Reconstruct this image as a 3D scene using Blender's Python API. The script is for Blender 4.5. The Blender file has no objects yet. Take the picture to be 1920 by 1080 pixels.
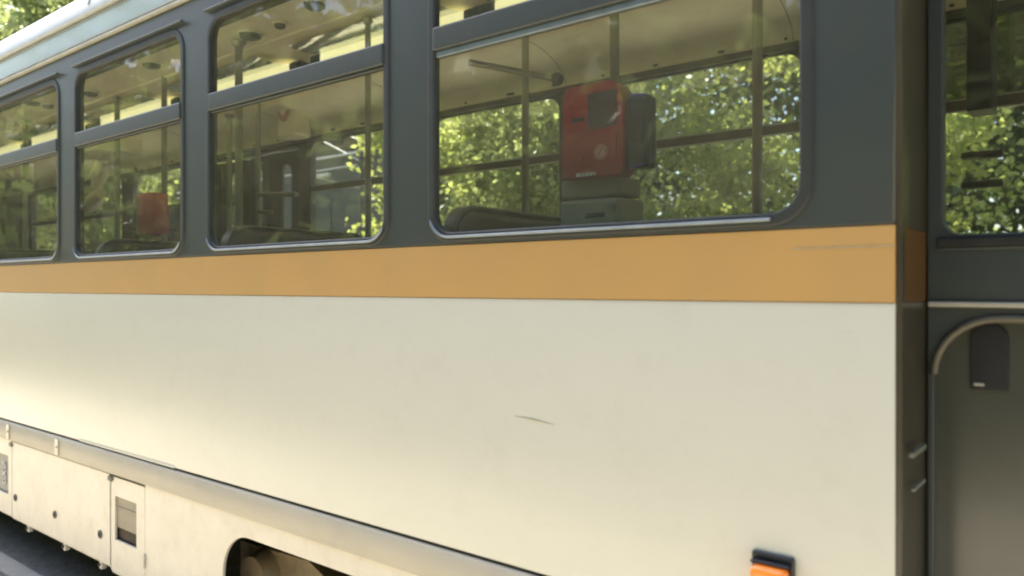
import bpy, bmesh, math, random
import numpy as np
from mathutils import Vector, Matrix
R = math.radians
random.seed(7)
S = bpy.context.scene
COL = S.collection

# ------------------------------------------------------------------ camera, world, sun, exposure
F = 1450.0                      # focal length in pixels of the 1920 wide picture
TH = math.atan2(1806.0, F)      # angle between the view axis and the tram
CT, ST = math.cos(TH), math.sin(TH)
H = 1.65                        # eye height
cam_d = bpy.data.cameras.new('camera')
cam_d.sensor_width = 36.0
cam_d.lens = 36.0 * F / 1920.0
cam_d.clip_start = 0.05
cam_d.clip_end = 800
cam = bpy.data.objects.new('camera', cam_d)
COL.objects.link(cam)
cam.location = (0, 0, H)
cam.rotation_euler = (R(90) - 2.0 / F, 0, math.pi / 2 - TH)
S.camera = cam
cam_d.dof.use_dof = True          # a real lens: focused on the third window
cam_d.dof.focus_distance = 3.2
cam_d.dof.aperture_fstop = 2.1

SUN_EL = R(52)
sun_h = Vector((-math.cos(R(9)), math.sin(R(9)), 0))
sun_dir = (sun_h * math.cos(SUN_EL) + Vector((0, 0, math.sin(SUN_EL)))).normalized()
w = bpy.data.worlds.new('World')
S.world = w
w.use_nodes = True
nt = w.node_tree
bg = nt.nodes['Background']
sk = nt.nodes.new('ShaderNodeTexSky')
sk.sky_type = 'NISHITA'
sk.sun_disc = False
sk.sun_elevation = SUN_EL
sk.sun_rotation = math.atan2(sun_h.x, sun_h.y)
sk.dust_density = 2.5
sk.air_density = 1.1
nt.links.new(sk.outputs[0], bg.inputs[0])
bg.inputs[1].default_value = 0.15
sl = bpy.data.lights.new('sun', 'SUN')
sl.energy = 4.6
sl.angle = R(0.5)
sl.color = (1.0, 0.93, 0.80)
so = bpy.data.objects.new('sun', sl)
COL.objects.link(so)
so.rotation_euler = sun_dir.to_track_quat('Z', 'Y').to_euler()
S.view_settings.view_transform = 'Standard'
S.view_settings.look = 'None'
S.view_settings.gamma = 1.0
S.view_settings.exposure = 1.68
S.view_settings.use_curve_mapping = False
S.render.engine = 'CYCLES'
S.cycles.max_bounces = 10
S.cycles.transparent_max_bounces = 24
S.cycles.filter_width = 2.2


def at(px, Y):
    """world X of the picture column px at lateral distance Y"""
    a = (px - 960.0) / F
    # (X*ST + Y*CT) = a * (-X*CT + Y*ST)
    return (a * Y * ST - Y * CT) / (ST + a * CT)


def zat(px, py, Y):
    X = at(px, Y)
    return H + (538.0 - py) * (-X * CT + Y * ST) / F


K = 2.75
D = K * CT                       # near body side, 1.72 m from the lens


def hz(s):                       # slope on the near side -> height
    return H + s * K


# ------------------------------------------------------------------ materials
def mat(name, col, rough=0.5, metal=0.0, spec=0.5, coat=0.0, col2=None, scale=6.0, lo=0.35, hi=0.7,
        bump=0.0, bscale=60.0, stretch=(1, 1, 1), emit=None, estr=0.0, coat_rough=0.08, dirt=None, dscale=3.0, damt=0.4):
    m = bpy.data.materials.new(name)
    m.use_nodes = True
    t = m.node_tree
    b = t.nodes['Principled BSDF']
    b.inputs['Base Color'].default_value = (*col, 1)
    b.inputs['Roughness'].default_value = rough
    b.inputs['Metallic'].default_value = metal
    b.inputs['Specular IOR Level'].default_value = spec
    b.inputs['Coat Weight'].default_value = coat
    b.inputs['Coat Roughness'].default_value = coat_rough
    if emit:
        b.inputs['Emission Color'].default_value = (*emit, 1)
        b.inputs['Emission Strength'].default_value = estr
    tc = t.nodes.new('ShaderNodeTexCoord')
    mp = t.nodes.new('ShaderNodeMapping')
    mp.inputs['Scale'].default_value = stretch
    t.links.new(tc.outputs['Object'], mp.inputs[0])
    cur = None
    if col2:
        n = t.nodes.new('ShaderNodeTexNoise')
        n.inputs['Scale'].default_value = scale
        n.inputs['Detail'].default_value = 6
        n.inputs['Roughness'].default_value = 0.62
        t.links.new(mp.outputs[0], n.inputs['Vector'])
        mr = t.nodes.new('ShaderNodeMapRange')
        mr.inputs[1].default_value = lo
        mr.inputs[2].default_value = hi
        t.links.new(n.outputs['Fac'], mr.inputs[0])
        mx = t.nodes.new('ShaderNodeMix')
        mx.data_type = 'RGBA'
        mx.inputs['A'].default_value = (*col, 1)
        mx.inputs['B'].default_value = (*col2, 1)
        t.links.new(mr.outputs[0], mx.inputs['Factor'])
        cur = mx.outputs['Result']
    if dirt:
        n = t.nodes.new('ShaderNodeTexNoise')
        n.inputs['Scale'].default_value = dscale
        n.inputs['Detail'].default_value = 10
        n.inputs['Roughness'].default_value = 0.75
        t.links.new(tc.outputs['Object'], n.inputs['Vector'])
        mr = t.nodes.new('ShaderNodeMapRange')
        mr.inputs[1].default_value = 0.5
        mr.inputs[2].default_value = 0.85
        mr.inputs[4].default_value = damt
        t.links.new(n.outputs['Fac'], mr.inputs[0])
        mx = t.nodes.new('ShaderNodeMix')
        mx.data_type = 'RGBA'
        mx.inputs['A'].default_value = (*col, 1)
        if cur:
            t.links.new(cur, mx.inputs['A'])
        mx.inputs['B'].default_value = (*dirt, 1)
        t.links.new(mr.outputs[0], mx.inputs['Factor'])
        cur = mx.outputs['Result']
    if cur:
        t.links.new(cur, b.inputs['Base Color'])
    if bump:
        n = t.nodes.new('ShaderNodeTexNoise')
        n.inputs['Scale'].default_value = bscale
        n.inputs['Detail'].default_value = 5
        t.links.new(mp.outputs[0], n.inputs['Vector'])
        bp = t.nodes.new('ShaderNodeBump')
        bp.inputs['Strength'].default_value = bump
        bp.inputs['Distance'].default_value = 0.01
        t.links.new(n.outputs['Fac'], bp.inputs['Height'])
        t.links.new(bp.outputs[0], b.inputs['Normal'])
    return m


def glass(name, tint=(0.86, 0.93, 0.86), wav=0.02, refl=1.0, dust=0.05):
    m = bpy.data.materials.new(name)
    m.use_nodes = True
    t = m.node_tree
    t.nodes.remove(t.nodes['Principled BSDF'])
    out = t.nodes['Material Output']
    tr = t.nodes.new('ShaderNodeBsdfTransparent')
    tr.inputs[0].default_value = (*tint, 1)
    gl = t.nodes.new('ShaderNodeBsdfGlossy')
    gl.inputs['Color'].default_value = (refl, refl, refl, 1)
    gl.inputs['Roughness'].default_value = 0.02
    lw = t.nodes.new('ShaderNodeLayerWeight')
    lw.inputs['Blend'].default_value = 0.5
    pw = t.nodes.new('ShaderNodeMath')
    pw.operation = 'POWER'
    pw.inputs[1].default_value = 5.0
    t.links.new(lw.outputs['Facing'], pw.inputs[0])
    fr = t.nodes.new('ShaderNodeMath')
    fr.operation = 'MULTIPLY_ADD'
    fr.inputs[1].default_value = 0.9
    fr.inputs[2].default_value = 0.085
    t.links.new(pw.outputs[0], fr.inputs[0])
    tc = t.nodes.new('ShaderNodeTexCoord')
    n = t.nodes.new('ShaderNodeTexNoise')
    n.inputs['Scale'].default_value = 3.5
    t.links.new(tc.outputs['Object'], n.inputs['Vector'])
    bp = t.nodes.new('ShaderNodeBump')
    bp.inputs['Strength'].default_value = wav * 10
    bp.inputs['Distance'].default_value = 0.01
    t.links.new(n.outputs['Fac'], bp.inputs['Height'])
    t.links.new(bp.outputs[0], gl.inputs['Normal'])
    mx = t.nodes.new('ShaderNodeMixShader')
    t.links.new(fr.outputs[0], mx.inputs[0])
    t.links.new(tr.outputs[0], mx.inputs[1])
    t.links.new(gl.outputs[0], mx.inputs[2])
    # a thin film of road dust
    df = t.nodes.new('ShaderNodeBsdfDiffuse')
    df.inputs[0].default_value = (0.42, 0.42, 0.33, 1)
    n2 = t.nodes.new('ShaderNodeTexNoise')
    n2.inputs['Scale'].default_value = 2.2
    n2.inputs['Detail'].default_value = 8
    t.links.new(tc.outputs['Object'], n2.inputs['Vector'])
    mr = t.nodes.new('ShaderNodeMapRange')
    mr.inputs[1].default_value = 0.3
    mr.inputs[2].default_value = 0.8
    mr.inputs[3].default_value = dust * 0.5
    mr.inputs[4].default_value = dust * 1.8
    t.links.new(n2.outputs['Fac'], mr.inputs[0])
    mx2 = t.nodes.new('ShaderNodeMixShader')
    t.links.new(mr.outputs[0], mx2.inputs[0])
    t.links.new(mx.outputs[0], mx2.inputs[1])
    t.links.new(df.outputs[0], mx2.inputs[2])
    t.links.new(mx2.outputs[0], out.inputs[0])
    return m


def leafmat(name, c1, c2, trans, rough=0.45):
    m = bpy.data.materials.new(name)
    m.use_nodes = True
    t = m.node_tree
    b = t.nodes['Principled BSDF']
    out = t.nodes['Material Output']
    g = t.nodes.new('ShaderNodeNewGeometry')
    mx = t.nodes.new('ShaderNodeMix')
    mx.data_type = 'RGBA'
    mx.inputs['A'].default_value = (*c1, 1)
    mx.inputs['B'].default_value = (*c2, 1)
    t.links.new(g.outputs['Random Per Island'], mx.inputs['Factor'])
    t.links.new(mx.outputs['Result'], b.inputs['Base Color'])
    b.inputs['Roughness'].default_value = rough
    b.inputs['Specular IOR Level'].default_value = 0.5
    tl = t.nodes.new('ShaderNodeBsdfTranslucent')
    hs = t.nodes.new('ShaderNodeMix')
    hs.data_type = 'RGBA'
    hs.blend_type = 'MULTIPLY'
    hs.inputs['Factor'].default_value = 1
    hs.inputs['B'].default_value = (*trans, 1)
    t.links.new(mx.outputs['Result'], hs.inputs['A'])
    t.links.new(hs.outputs['Result'], tl.inputs[0])
    ms = t.nodes.new('ShaderNodeMixShader')
    ms.inputs[0].default_value = 0.6
    t.links.new(b.outputs[0], ms.inputs[1])
    t.links.new(tl.outputs[0], ms.inputs[2])
    t.links.new(ms.outputs[0], out.inputs[0])
    return m


M = {}
M['white'] = mat('cream_white_paint', (0.635, 0.628, 0.535), 0.32, coat=0.8, coat_rough=0.26, col2=(0.60, 0.60, 0.515), scale=1.6, stretch=(0.5, 1, 2),
                 dirt=(0.46, 0.43, 0.34), dscale=9, damt=0.24, bump=0.14, bscale=2.2)
M['skirt'] = mat('skirt_paint', (0.74, 0.69, 0.58), 0.4, coat=0.35, coat_rough=0.25, col2=(0.66, 0.61, 0.50), scale=5,
                 dirt=(0.33, 0.26, 0.17), dscale=11, damt=0.35, bump=0.08, bscale=4)
M['orange'] = mat('orange_belt_paint', (0.50, 0.305, 0.108), 0.42, coat=0.35, coat_rough=0.25, col2=(0.46, 0.29, 0.11), scale=3,
                  dirt=(0.36, 0.24, 0.11), dscale=8, damt=0.25, bump=0.02, bscale=3)
M['dark'] = mat('dark_grey_green_paint', (0.040, 0.052, 0.052), 0.42, coat=0.2, coat_rough=0.2, col2=(0.050, 0.058, 0.053), scale=2,
                dirt=(0.11, 0.11, 0.09), dscale=9, damt=0.15)
M['sage'] = mat('pale_sage_paint', (0.32, 0.42, 0.38), 0.35, coat=0.4, col2=(0.28, 0.37, 0.34), scale=4, dirt=(0.2, 0.22, 0.18), dscale=8, damt=0.25)
M['trim'] = mat('pale_rain_trim', (0.55, 0.53, 0.43), 0.4, metal=0.2, col2=(0.40, 0.40, 0.34), scale=9)
M['alu'] = mat('worn_aluminium', (0.30, 0.35, 0.38), 0.35, metal=0.8, col2=(0.22, 0.26, 0.28), scale=14)
M['dalu'] = mat('dull_dark_aluminium', (0.07, 0.085, 0.08), 0.4, metal=0.3, col2=(0.10, 0.11, 0.10), scale=9)
M['rubber'] = mat('black_rubber', (0.015, 0.016, 0.015), 0.6, col2=(0.025, 0.025, 0.022), scale=20)
M['frame'] = mat('dark_window_rubber', (0.026, 0.031, 0.029), 0.5, col2=(0.04, 0.045, 0.04), scale=9)
M['roof'] = mat('pale_roof_paint', (0.50, 0.53, 0.50), 0.42, col2=(0.42, 0.45, 0.42), scale=5, dirt=(0.2, 0.2, 0.17), dscale=6, damt=0.4)
M['strip'] = mat('grey_rubbing_strip', (0.46, 0.42, 0.33), 0.45, metal=0.0, col2=(0.54, 0.49, 0.38), scale=2.5, stretch=(0.6, 1, 4),
                 dirt=(0.28, 0.26, 0.21), dscale=5, damt=0.35)
M['cream'] = mat('cream_lining', (0.80, 0.77, 0.58), 0.5, col2=(0.74, 0.71, 0.53), scale=3, dirt=(0.22, 0.19, 0.12), dscale=8, damt=0.25)
M['ceil'] = mat('cream_ceiling_lining', (0.84, 0.75, 0.55), 0.45, col2=(0.78, 0.70, 0.52), scale=3, dirt=(0.35, 0.3, 0.2), dscale=6, damt=0.2)
M['inner'] = mat('dark_brown_lining', (0.055, 0.052, 0.036), 0.5, col2=(0.075, 0.07, 0.048), scale=6)
M['floor'] = mat('grey_lino', (0.42, 0.40, 0.32), 0.5, col2=(0.34, 0.32, 0.26), scale=10)
M['seat'] = mat('brown_seat_vinyl', (0.12, 0.085, 0.048), 0.45, col2=(0.14, 0.10, 0.06), scale=8, bump=0.15, bscale=90)
M['seatshell'] = mat('green_seat_frame', (0.12, 0.11, 0.075), 0.4, metal=0.1, col2=(0.15, 0.135, 0.095), scale=8)
M['pole'] = mat('cream_grey_pole', (0.33, 0.32, 0.24), 0.35, metal=0.2, col2=(0.27, 0.27, 0.20), scale=12)
M['red'] = mat('red_machine_plastic', (0.30, 0.014, 0.011), 0.45, coat=0.1, col2=(0.22, 0.011, 0.009), scale=6, dirt=(0.2, 0.04, 0.03), dscale=12, damt=0.3)
M['red2'] = mat('bright_red_plastic', (0.55, 0.045, 0.025), 0.4, coat=0.3, col2=(0.48, 0.035, 0.02), scale=6)
M['black'] = mat('black_plastic', (0.012, 0.013, 0.016), 0.35, col2=(0.02, 0.022, 0.026), scale=10)
M['navy'] = mat('dark_blue_plastic', (0.013, 0.020, 0.045), 0.3, coat=0.3, col2=(0.018, 0.026, 0.05), scale=9)
M['screen'] = mat('dark_red_display', (0.06, 0.03, 0.03), 0.45, coat=0.0, col2=(0.06, 0.035, 0.04), scale=4)
M['olive'] = mat('olive_grey_metal', (0.40, 0.385, 0.27), 0.4, col2=(0.34, 0.33, 0.23), scale=7)
M['logo'] = mat('pale_pink_print', (0.55, 0.33, 0.27), 0.45, col2=(0.5, 0.3, 0.25), scale=30)
M['print'] = mat('white_print', (0.75, 0.74, 0.72), 0.45, col2=(0.7, 0.69, 0.66), scale=30)
M['lamp'] = mat('yellow_light_diffuser', (0.75, 0.72, 0.40), 0.3, coat=0.5, emit=(1.0, 0.93, 0.50), estr=0.30, col2=(0.7, 0.66, 0.36), scale=3)
M['cover'] = mat('glossy_acrylic_cover', (0.85, 0.87, 0.72), 0.08, metal=0.35, spec=1.0, coat=1.0, coat_rough=0.03, col2=(0.35, 0.4, 0.3), scale=4, bump=0.35, bscale=9, stretch=(1, .4, .4))
M['amber'] = mat('amber_lens', (0.85, 0.22, 0.02), 0.18, coat=0.8, coat_rough=0.04, emit=(1.0, 0.22, 0.02), estr=0.12, col2=(0.9, 0.3, 0.05), scale=20, stretch=(1, 1, 5))
M['under'] = mat('grimy_underframe', (0.060, 0.045, 0.028), 0.7, col2=(0.035, 0.028, 0.018), scale=8, dirt=(0.16, 0.12, 0.07), dscale=10, damt=0.5)
M['bogie'] = mat('dusty_bogie_steel', (0.34, 0.27, 0.16), 0.6, col2=(0.20, 0.15, 0.09), scale=6, dirt=(0.05, 0.035, 0.02), dscale=9, damt=0.7)
M['wheel'] = mat('worn_wheel_steel', (0.20, 0.17, 0.13), 0.4, metal=0.7, col2=(0.12, 0.09, 0.06), scale=9)
M['plate'] = mat('grey_vent_plate', (0.33, 0.29, 0.21), 0.45, col2=(0.25, 0.22, 0.16), scale=5, stretch=(1, 1, 3))
M['plate2'] = mat('blue_grey_plate', (0.30, 0.30, 0.26), 0.45, col2=(0.25, 0.25, 0.22), scale=5)
M['shaded_orange'] = mat('shaded_orange_belt_paint', (0.13, 0.065, 0.015), 0.5, col2=(0.10, 0.05, 0.012), scale=5)  # belt orange darkened: the shade on the door return is put into the colour
M['doorpanel'] = mat('dark_door_paint', (0.060, 0.064, 0.052), 0.25, coat=0.8, coat_rough=0.15, col2=(0.075, 0.078, 0.064), scale=3)
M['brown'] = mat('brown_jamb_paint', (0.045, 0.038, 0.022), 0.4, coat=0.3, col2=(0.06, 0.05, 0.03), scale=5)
M['steel'] = mat('galvanised_steel', (0.62, 0.64, 0.62), 0.35, metal=0.4, col2=(0.5, 0.52, 0.5), scale=8)
M['shed'] = mat('dark_blue_green_cladding', (0.045, 0.065, 0.062), 0.45, col2=(0.055, 0.075, 0.08), scale=1.2)
M['scratch'] = mat('bare_scratch', (0.34, 0.30, 0.20), 0.6, col2=(0.42, 0.38, 0.28), scale=40)
M['gutter'] = mat('shadow_groove', (0.05, 0.055, 0.05), 0.6, col2=(0.08, 0.08, 0.07), scale=10)
M['bark'] = mat('grey_bark', (0.10, 0.085, 0.06), 0.85, col2=(0.055, 0.045, 0.032), scale=9, stretch=(1, 1, 0.25), bump=0.8, bscale=18)
M['glass'] = glass('window_glass', (0.88, 0.91, 0.84), dust=0.10)
M['glass_far'] = glass('far_window_glass', (0.94, 0.96, 0.92), dust=0.06)
M['glass_dark'] = glass('tinted_glass', (0.10, 0.115, 0.085), dust=0.04)
M['glass_door'] = glass('door_glass', (0.16, 0.18, 0.15), dust=0.05)
M['leafA'] = leafmat('yellow_green_leaf', (0.19, 0.235, 0.08), (0.30, 0.34, 0.14), (2.0, 1.9, 1.4))
M['leafB'] = leafmat('mid_green_leaf', (0.13, 0.17, 0.075), (0.24, 0.275, 0.13), (2.0, 1.9, 1.5), 0.34)
M['leafC'] = leafmat('deep_green_leaf', (0.075, 0.11, 0.05), (0.12, 0.155, 0.075), (1.6, 1.6, 1.0), 0.4)
M['ground'] = mat('packed_earth', (0.20, 0.17, 0.11), 0.9, col2=(0.13, 0.12, 0.07), scale=2, bump=0.5, bscale=30)
M['path'] = mat('pale_sandy_concrete', (0.53, 0.47, 0.355), 0.8, col2=(0.47, 0.42, 0.32), scale=3, dirt=(0.3, 0.27, 0.2), dscale=10, damt=0.3, bump=0.3, bscale=90)
M['ballast'] = mat('grey_ballast_stone', (0.26, 0.25, 0.22), 0.9, col2=(0.16, 0.15, 0.13), scale=20, bump=0.8, bscale=50)
M['grass'] = leafmat('grass_blade', (0.05, 0.09, 0.025), (0.09, 0.13, 0.04), (1.2, 1.2, 0.9))
M['rail'] = mat('rail_steel', (0.28, 0.24, 0.20), 0.35, metal=0.8, col2=(0.18, 0.13, 0.09), scale=6)
M['kerb'] = mat('kerb_concrete', (0.36, 0.35, 0.31), 0.8, col2=(0.28, 0.27, 0.24), scale=6, bump=0.3, bscale=60)


# ------------------------------------------------------------------ geometry helpers
def link(o, parent=None):
    COL.objects.link(o)
    if parent:
        o.parent = parent
    return o


def mesh_obj(name, me, m, parent=None, smooth=False):
    me.materials.clear()
    me.materials.append(m)
    if smooth:
        for p in me.polygons:
            p.use_smooth = True
    return link(bpy.data.objects.new(name, me), parent)


def bm_obj(name, bm, m, parent=None, smooth=False):
    me = bpy.data.meshes.new(name)
    bmesh.ops.recalc_face_normals(bm, faces=bm.faces)
    bm.to_mesh(me)
    bm.free()
    return mesh_obj(name, me, m, parent, smooth)


def smooth_by_angle(me, ang=35):
    for p in me.polygons:
        p.use_smooth = True
    try:
        me.set_sharp_from_angle(angle=R(ang))
    except Exception:
        pass


def weighted_normals(me):
    for p in me.polygons:
        p.use_smooth = True
    acc = [Vector((0, 0, 0)) for _ in me.vertices]
    for p in me.polygons:
        a = p.area
        for i in p.vertices:
            acc[i] += p.normal * a
    me.normals_split_custom_set_from_vertices([v.normalized() if v.length > 1e-12 else Vector((0, 0, 1)) for v in acc])


def add_box(bm, x0, x1, y0, y1, z0, z1, bev=0.0, seg=2):
    r = bmesh.ops.create_cube(bm, size=1.0)
    vs = r['verts']
    for v in vs:
        v.co = Vector((x0 + (v.co.x + .5) * (x1 - x0), y0 + (v.co.y + .5) * (y1 - y0), z0 + (v.co.z + .5) * (z1 - z0)))
    if bev:
        es = list({e for v in vs for e in v.link_edges})
        bmesh.ops.bevel(bm, geom=es, offset=bev, segments=seg, affect='EDGES', profile=0.6)


def box(name, x0, x1, y0, y1, z0, z1, m, parent=None, bev=0.004, seg=2):
    bm = bmesh.new()
    add_box(bm, min(x0, x1), max(x0, x1), min(y0, y1), max(y0, y1), min(z0, z1), max(z0, z1), bev, seg)
    o = bm_obj(name, bm, m, parent)
    if bev:
        weighted_normals(o.data)
    return o


def add_tube(bm, pts, r, n=12, caps=True):
    pts = [Vector(p) for p in pts]
    rs = r if isinstance(r, (list, tuple)) else [r] * len(pts)
    rings = []
    up = Vector((0, 0, 1))
    for i, p in enumerate(pts):
        if i == 0:
            d = pts[1] - p
        elif i == len(pts) - 1:
            d = p - pts[i - 1]
        else:
            d = (pts[i + 1] - p).normalized() + (p - pts[i - 1]).normalized()
        d.normalize()
        a = d.cross(up)
        if a.length < 1e-3:
            a = d.cross(Vector((1, 0, 0)))
        a.normalize()
        b = d.cross(a)
        rings.append([bm.verts.new(p + (a * math.cos(2 * math.pi * k / n) + b * math.sin(2 * math.pi * k / n)) * rs[i]) for k in range(n)])
    for i in range(len(rings) - 1):
        for k in range(n):
            bm.faces.new((rings[i][k], rings[i][(k + 1) % n], rings[i + 1][(k + 1) % n], rings[i + 1][k]))
    if caps:
        bm.faces.new(rings[0])
        bm.faces.new(rings[-1])


def tube(name, pts, r, m, parent=None, n=12):
    bm = bmesh.new()
    add_tube(bm, pts, r, n)
    o = bm_obj(name, bm, m, parent)
    smooth_by_angle(o.data, 50)
    return o


def rrect(x0, x1, z0, z1, r, n=7):
    """rounded rectangle outline, r one radius or (bl, br, tr, tl)"""
    if not isinstance(r, (tuple, list)):
        r = (r, r, r, r)
    pts = []
    for (cx, cz, a0, rr) in ((x0, z0, 180, r[0]), (x1, z0, 270, r[1]), (x1, z1, 0, r[2]), (x0, z1, 90, r[3])):
        sx = 1 if cx == x0 else -1
        sz = 1 if cz == z0 else -1
        if rr <= 0:
            pts.append((cx, cz))
            continue
        for k in range(n + 1):
            a = R(a0 + 90 * k / n)
            pts.append((cx + sx * rr + rr * math.cos(a), cz + sz * rr + rr * math.sin(a)))
    return pts


def plate(name, outer, holes, Y, thick, m, parent=None, bevel=0.0, axis='Y'):
    """flat plate with real holes: outline in (X, Z), outer face at Y, inner face at Y + thick"""
    cu = bpy.data.curves.new(name, 'CURVE')
    cu.dimensions = '2D'
    cu.fill_mode = 'BOTH'
    cu.extrude = max(abs(thick) / 2 - bevel, 0.0)
    cu.bevel_depth = bevel
    cu.bevel_resolution = 2
    cu.offset = -bevel
    for ring in [outer] + list(holes):
        sp = cu.splines.new('POLY')
        sp.points.add(len(ring) - 1)
        for i, (a, b) in enumerate(ring):
            sp.points[i].co = (a, b, 0, 1)
        sp.use_cyclic_u = True
    tmp = bpy.data.objects.new(name, cu)
    COL.objects.link(tmp)
    dg = bpy.context.evaluated_depsgraph_get()
    me = bpy.data.meshes.new_from_object(tmp.evaluated_get(dg))
    COL.objects.unlink(tmp)
    bpy.data.objects.remove(tmp)
    for v in me.vertices:
        a, b, c = v.co
        if axis == 'Y':
            v.co = (a, Y + thick / 2 + c, b)
        else:
            v.co = (Y + thick / 2 + c, a, b)
    me.name = name
    bm = bmesh.new()
    bm.from_mesh(me)
    bmesh.ops.remove_doubles(bm, verts=bm.verts, dist=1e-5)
    bmesh.ops.recalc_face_normals(bm, faces=bm.faces)
    bm.to_mesh(me)
    bm.free()
    o = mesh_obj(name, me, m, parent)
    if bevel:
        weighted_normals(me)
    return o


def profile(name, prof, x0, x1, m, parent=None, closed=True, smooth=40, nx=1):
    """extrude a (Y, Z) profile along the tram"""
    bm = bmesh.new()
    rows = []
    for i in range(nx + 1):
        x = x0 + (x1 - x0) * i / nx
        rows.append([bm.verts.new((x, y, z)) for y, z in prof])
    n = len(prof)
    for i in range(nx):
        for k in range(n if closed else n - 1):
            bm.faces.new((rows[i][k], rows[i][(k + 1) % n], rows[i + 1][(k + 1) % n], rows[i + 1][k]))
    if closed:
        bm.faces.new(rows[0])
        bm.faces.new(rows[-1])
    o = bm_obj(name, bm, m, parent)
    if smooth:
        smooth_by_angle(o.data, smooth)
    return o


def empty(name, loc, label=None, cat=None, group=None, parent=None):
    o = bpy.data.objects.new(name, None)
    o.empty_display_size = 0.2
    link(o, parent)
    o.location = loc
    if label:
        o['label'] = label
    if cat:
        o['category'] = cat
    if group:
        o['group'] = group
    return o


def structure(o):
    o['kind'] = 'structure'
    return o


# ================================================================== THE SETTING
bm = bmesh.new()
for a in ((-160, 160, -160, 160),):
    v = [bm.verts.new((a[0], a[2], -0.06)), bm.verts.new((a[1], a[2], -0.06)), bm.verts.new((a[1], a[3], -0.06)), bm.verts.new((a[0], a[3], -0.06))]
    bm.faces.new(v)
structure(bm_obj('ground', bm, M['ground']))
structure(box('path', -60, 40, -2.6, 1.62, -0.2, 0.0, M['path'], bev=0.01))
structure(box('kerb', -60, 40, 1.63, 1.75, -0.2, 0.02, M['kerb'], bev=0.012))
structure(box('path', -60, 40, 4.31, 6.4, -0.2, 0.0, M['path'], bev=0.01))  # unseen pale strip, added to bounce sunlight up to the tram ceiling
structure(box('track_bed', -60, 40, 1.76, 4.3, -0.2, -0.03, M['ballast'], bev=0.0))
for i, y in enumerate((2.23, 3.23)):
    o = profile('rail', [(y - .05, -.03), (y + .05, -.03), (y + .035, .005), (y + .03, .06), (y - .03, .06), (y - .035, .005)], -60, 40, M['rail'])
    o['label'] = ('steel rail under the near wheels of the tram', 'steel rail under the far wheels of the tram')[i]
    o['category'] = 'rail'
    o['group'] = 'rails of the tram track'

# ================================================================== THE TRAM
DEEP = Vector((0, 0, 0))
tram = empty('tram', (-4.0, 2.73, 0.0), 'cream tram with an orange belt and dark grey window surrounds passing close to the lens', 'tram')


def T(o):
    """parent keeping world placement"""
    o.parent = tram
    o.matrix_parent_inverse = Matrix.Translation((4.0, -2.73, 0))
    return o


def part(name, X, Y, Z):
    """an empty part of the tram at a world point; its children are given in its own coordinates"""
    e = empty(name, (X + 4.0, Y - 2.73, Z), parent=tram)
    return e


XE, XR = -11.3, -0.378           # far end of the side, edge of the door recess
XF = 2.6                         # front end beyond the lens
W = 2.02
YF = D + W                       # far side, outer face
YI, YFI = D + 0.06, YF - 0.06    # inner faces
Z_SILL, Z_TOP = hz(.0535), hz(.409)
Z_SASH = hz(.2785)
WP, WW = 1.303, 1.105
near = []                        # near windows: left, right
for i in range(7):
    l = -1.707 - WP * i
    near.append((l, l + (1.155 if i == 0 else WW)))
RAD = (0.085, 0.085, 0.10, 0.10)

# window surround: one dark metal wall with real openings
holes = [rrect(l, r, Z_SILL, Z_TOP, RAD) for l, r in near]
T(plate('window_wall', rrect(XE, XR, hz(.0465), hz(.448), (0, 0, .0, 0)), holes, D, 0.035, M['dark'], bevel=0.006))
# the window units
for i, (l, r) in enumerate(near):
    cx = (l + r) / 2
    win = part('window', cx, D, Z_SILL)
    hw = (r - l) / 2
    hh = Z_TOP - Z_SILL
    plate('window_frame', rrect(-hw - .012, hw + .012, -.012, hh + .012, tuple(q + .012 for q in RAD)),
          [rrect(-hw + .020, hw - .020, .020, hh - .022, tuple(q - .020 for q in RAD))], -0.005, 0.028, M['frame'], win, bevel=0.006)
    # bright bead that catches the light along the bottom and round both corners
    bm = bmesh.new()
    pts = []
    for k in range(9):
        a = R(200 + 70 * k / 8)
        pts.append((-hw + .008 + .08 + .085 * math.cos(a), -.012, .004 + .085 + .085 * math.sin(a)))
    for k in range(9):
        a = R(270 + (6 if i == 0 else 62) * k / 8)
        pts.append((hw - .008 - .08 + .085 * math.cos(a), -.012, .004 + .085 + .085 * math.sin(a)))
    add_tube(bm, pts, [.001] + [.0045] * (len(pts) - 2) + [.001], 8)
    o = bm_obj('sill_bead', bm, M['alu'], win)
    smooth_by_angle(o.data, 60)
    zs = Z_SASH - Z_SILL
    box('sash_bar', -hw + .015, hw - .015, -.010, .028, zs - .036, zs + .036, M['dark'], win, 0.006)
    box('sash_glazing_strip', -hw + .022, hw - .022, .0005, .022, zs - (.056 if i == 0 else .046), zs - .0365, M['alu' if i == 0 else 'dalu'], win, 0.003)
    b = .019
    plate('lower_pane', rrect(-hw + b, hw - b, b, zs - .050, (RAD[0] - b, RAD[1] - b, 0, 0)), [], 0.008, 0.0, M['glass'], win)
    plate('upper_pane', rrect(-hw + b, hw - b, zs + .036, hh - b, (0, 0, RAD[2] - b, RAD[3] - b)), [], 0.014, 0.0, M['glass'], win)
    # rubber seal and drip rail over the opening
    box('drip_rail', -hw - .005, hw + .01, -.020, -.003, hh + .018, hh + .027, M['dalu'], win, 0.003)

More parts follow.
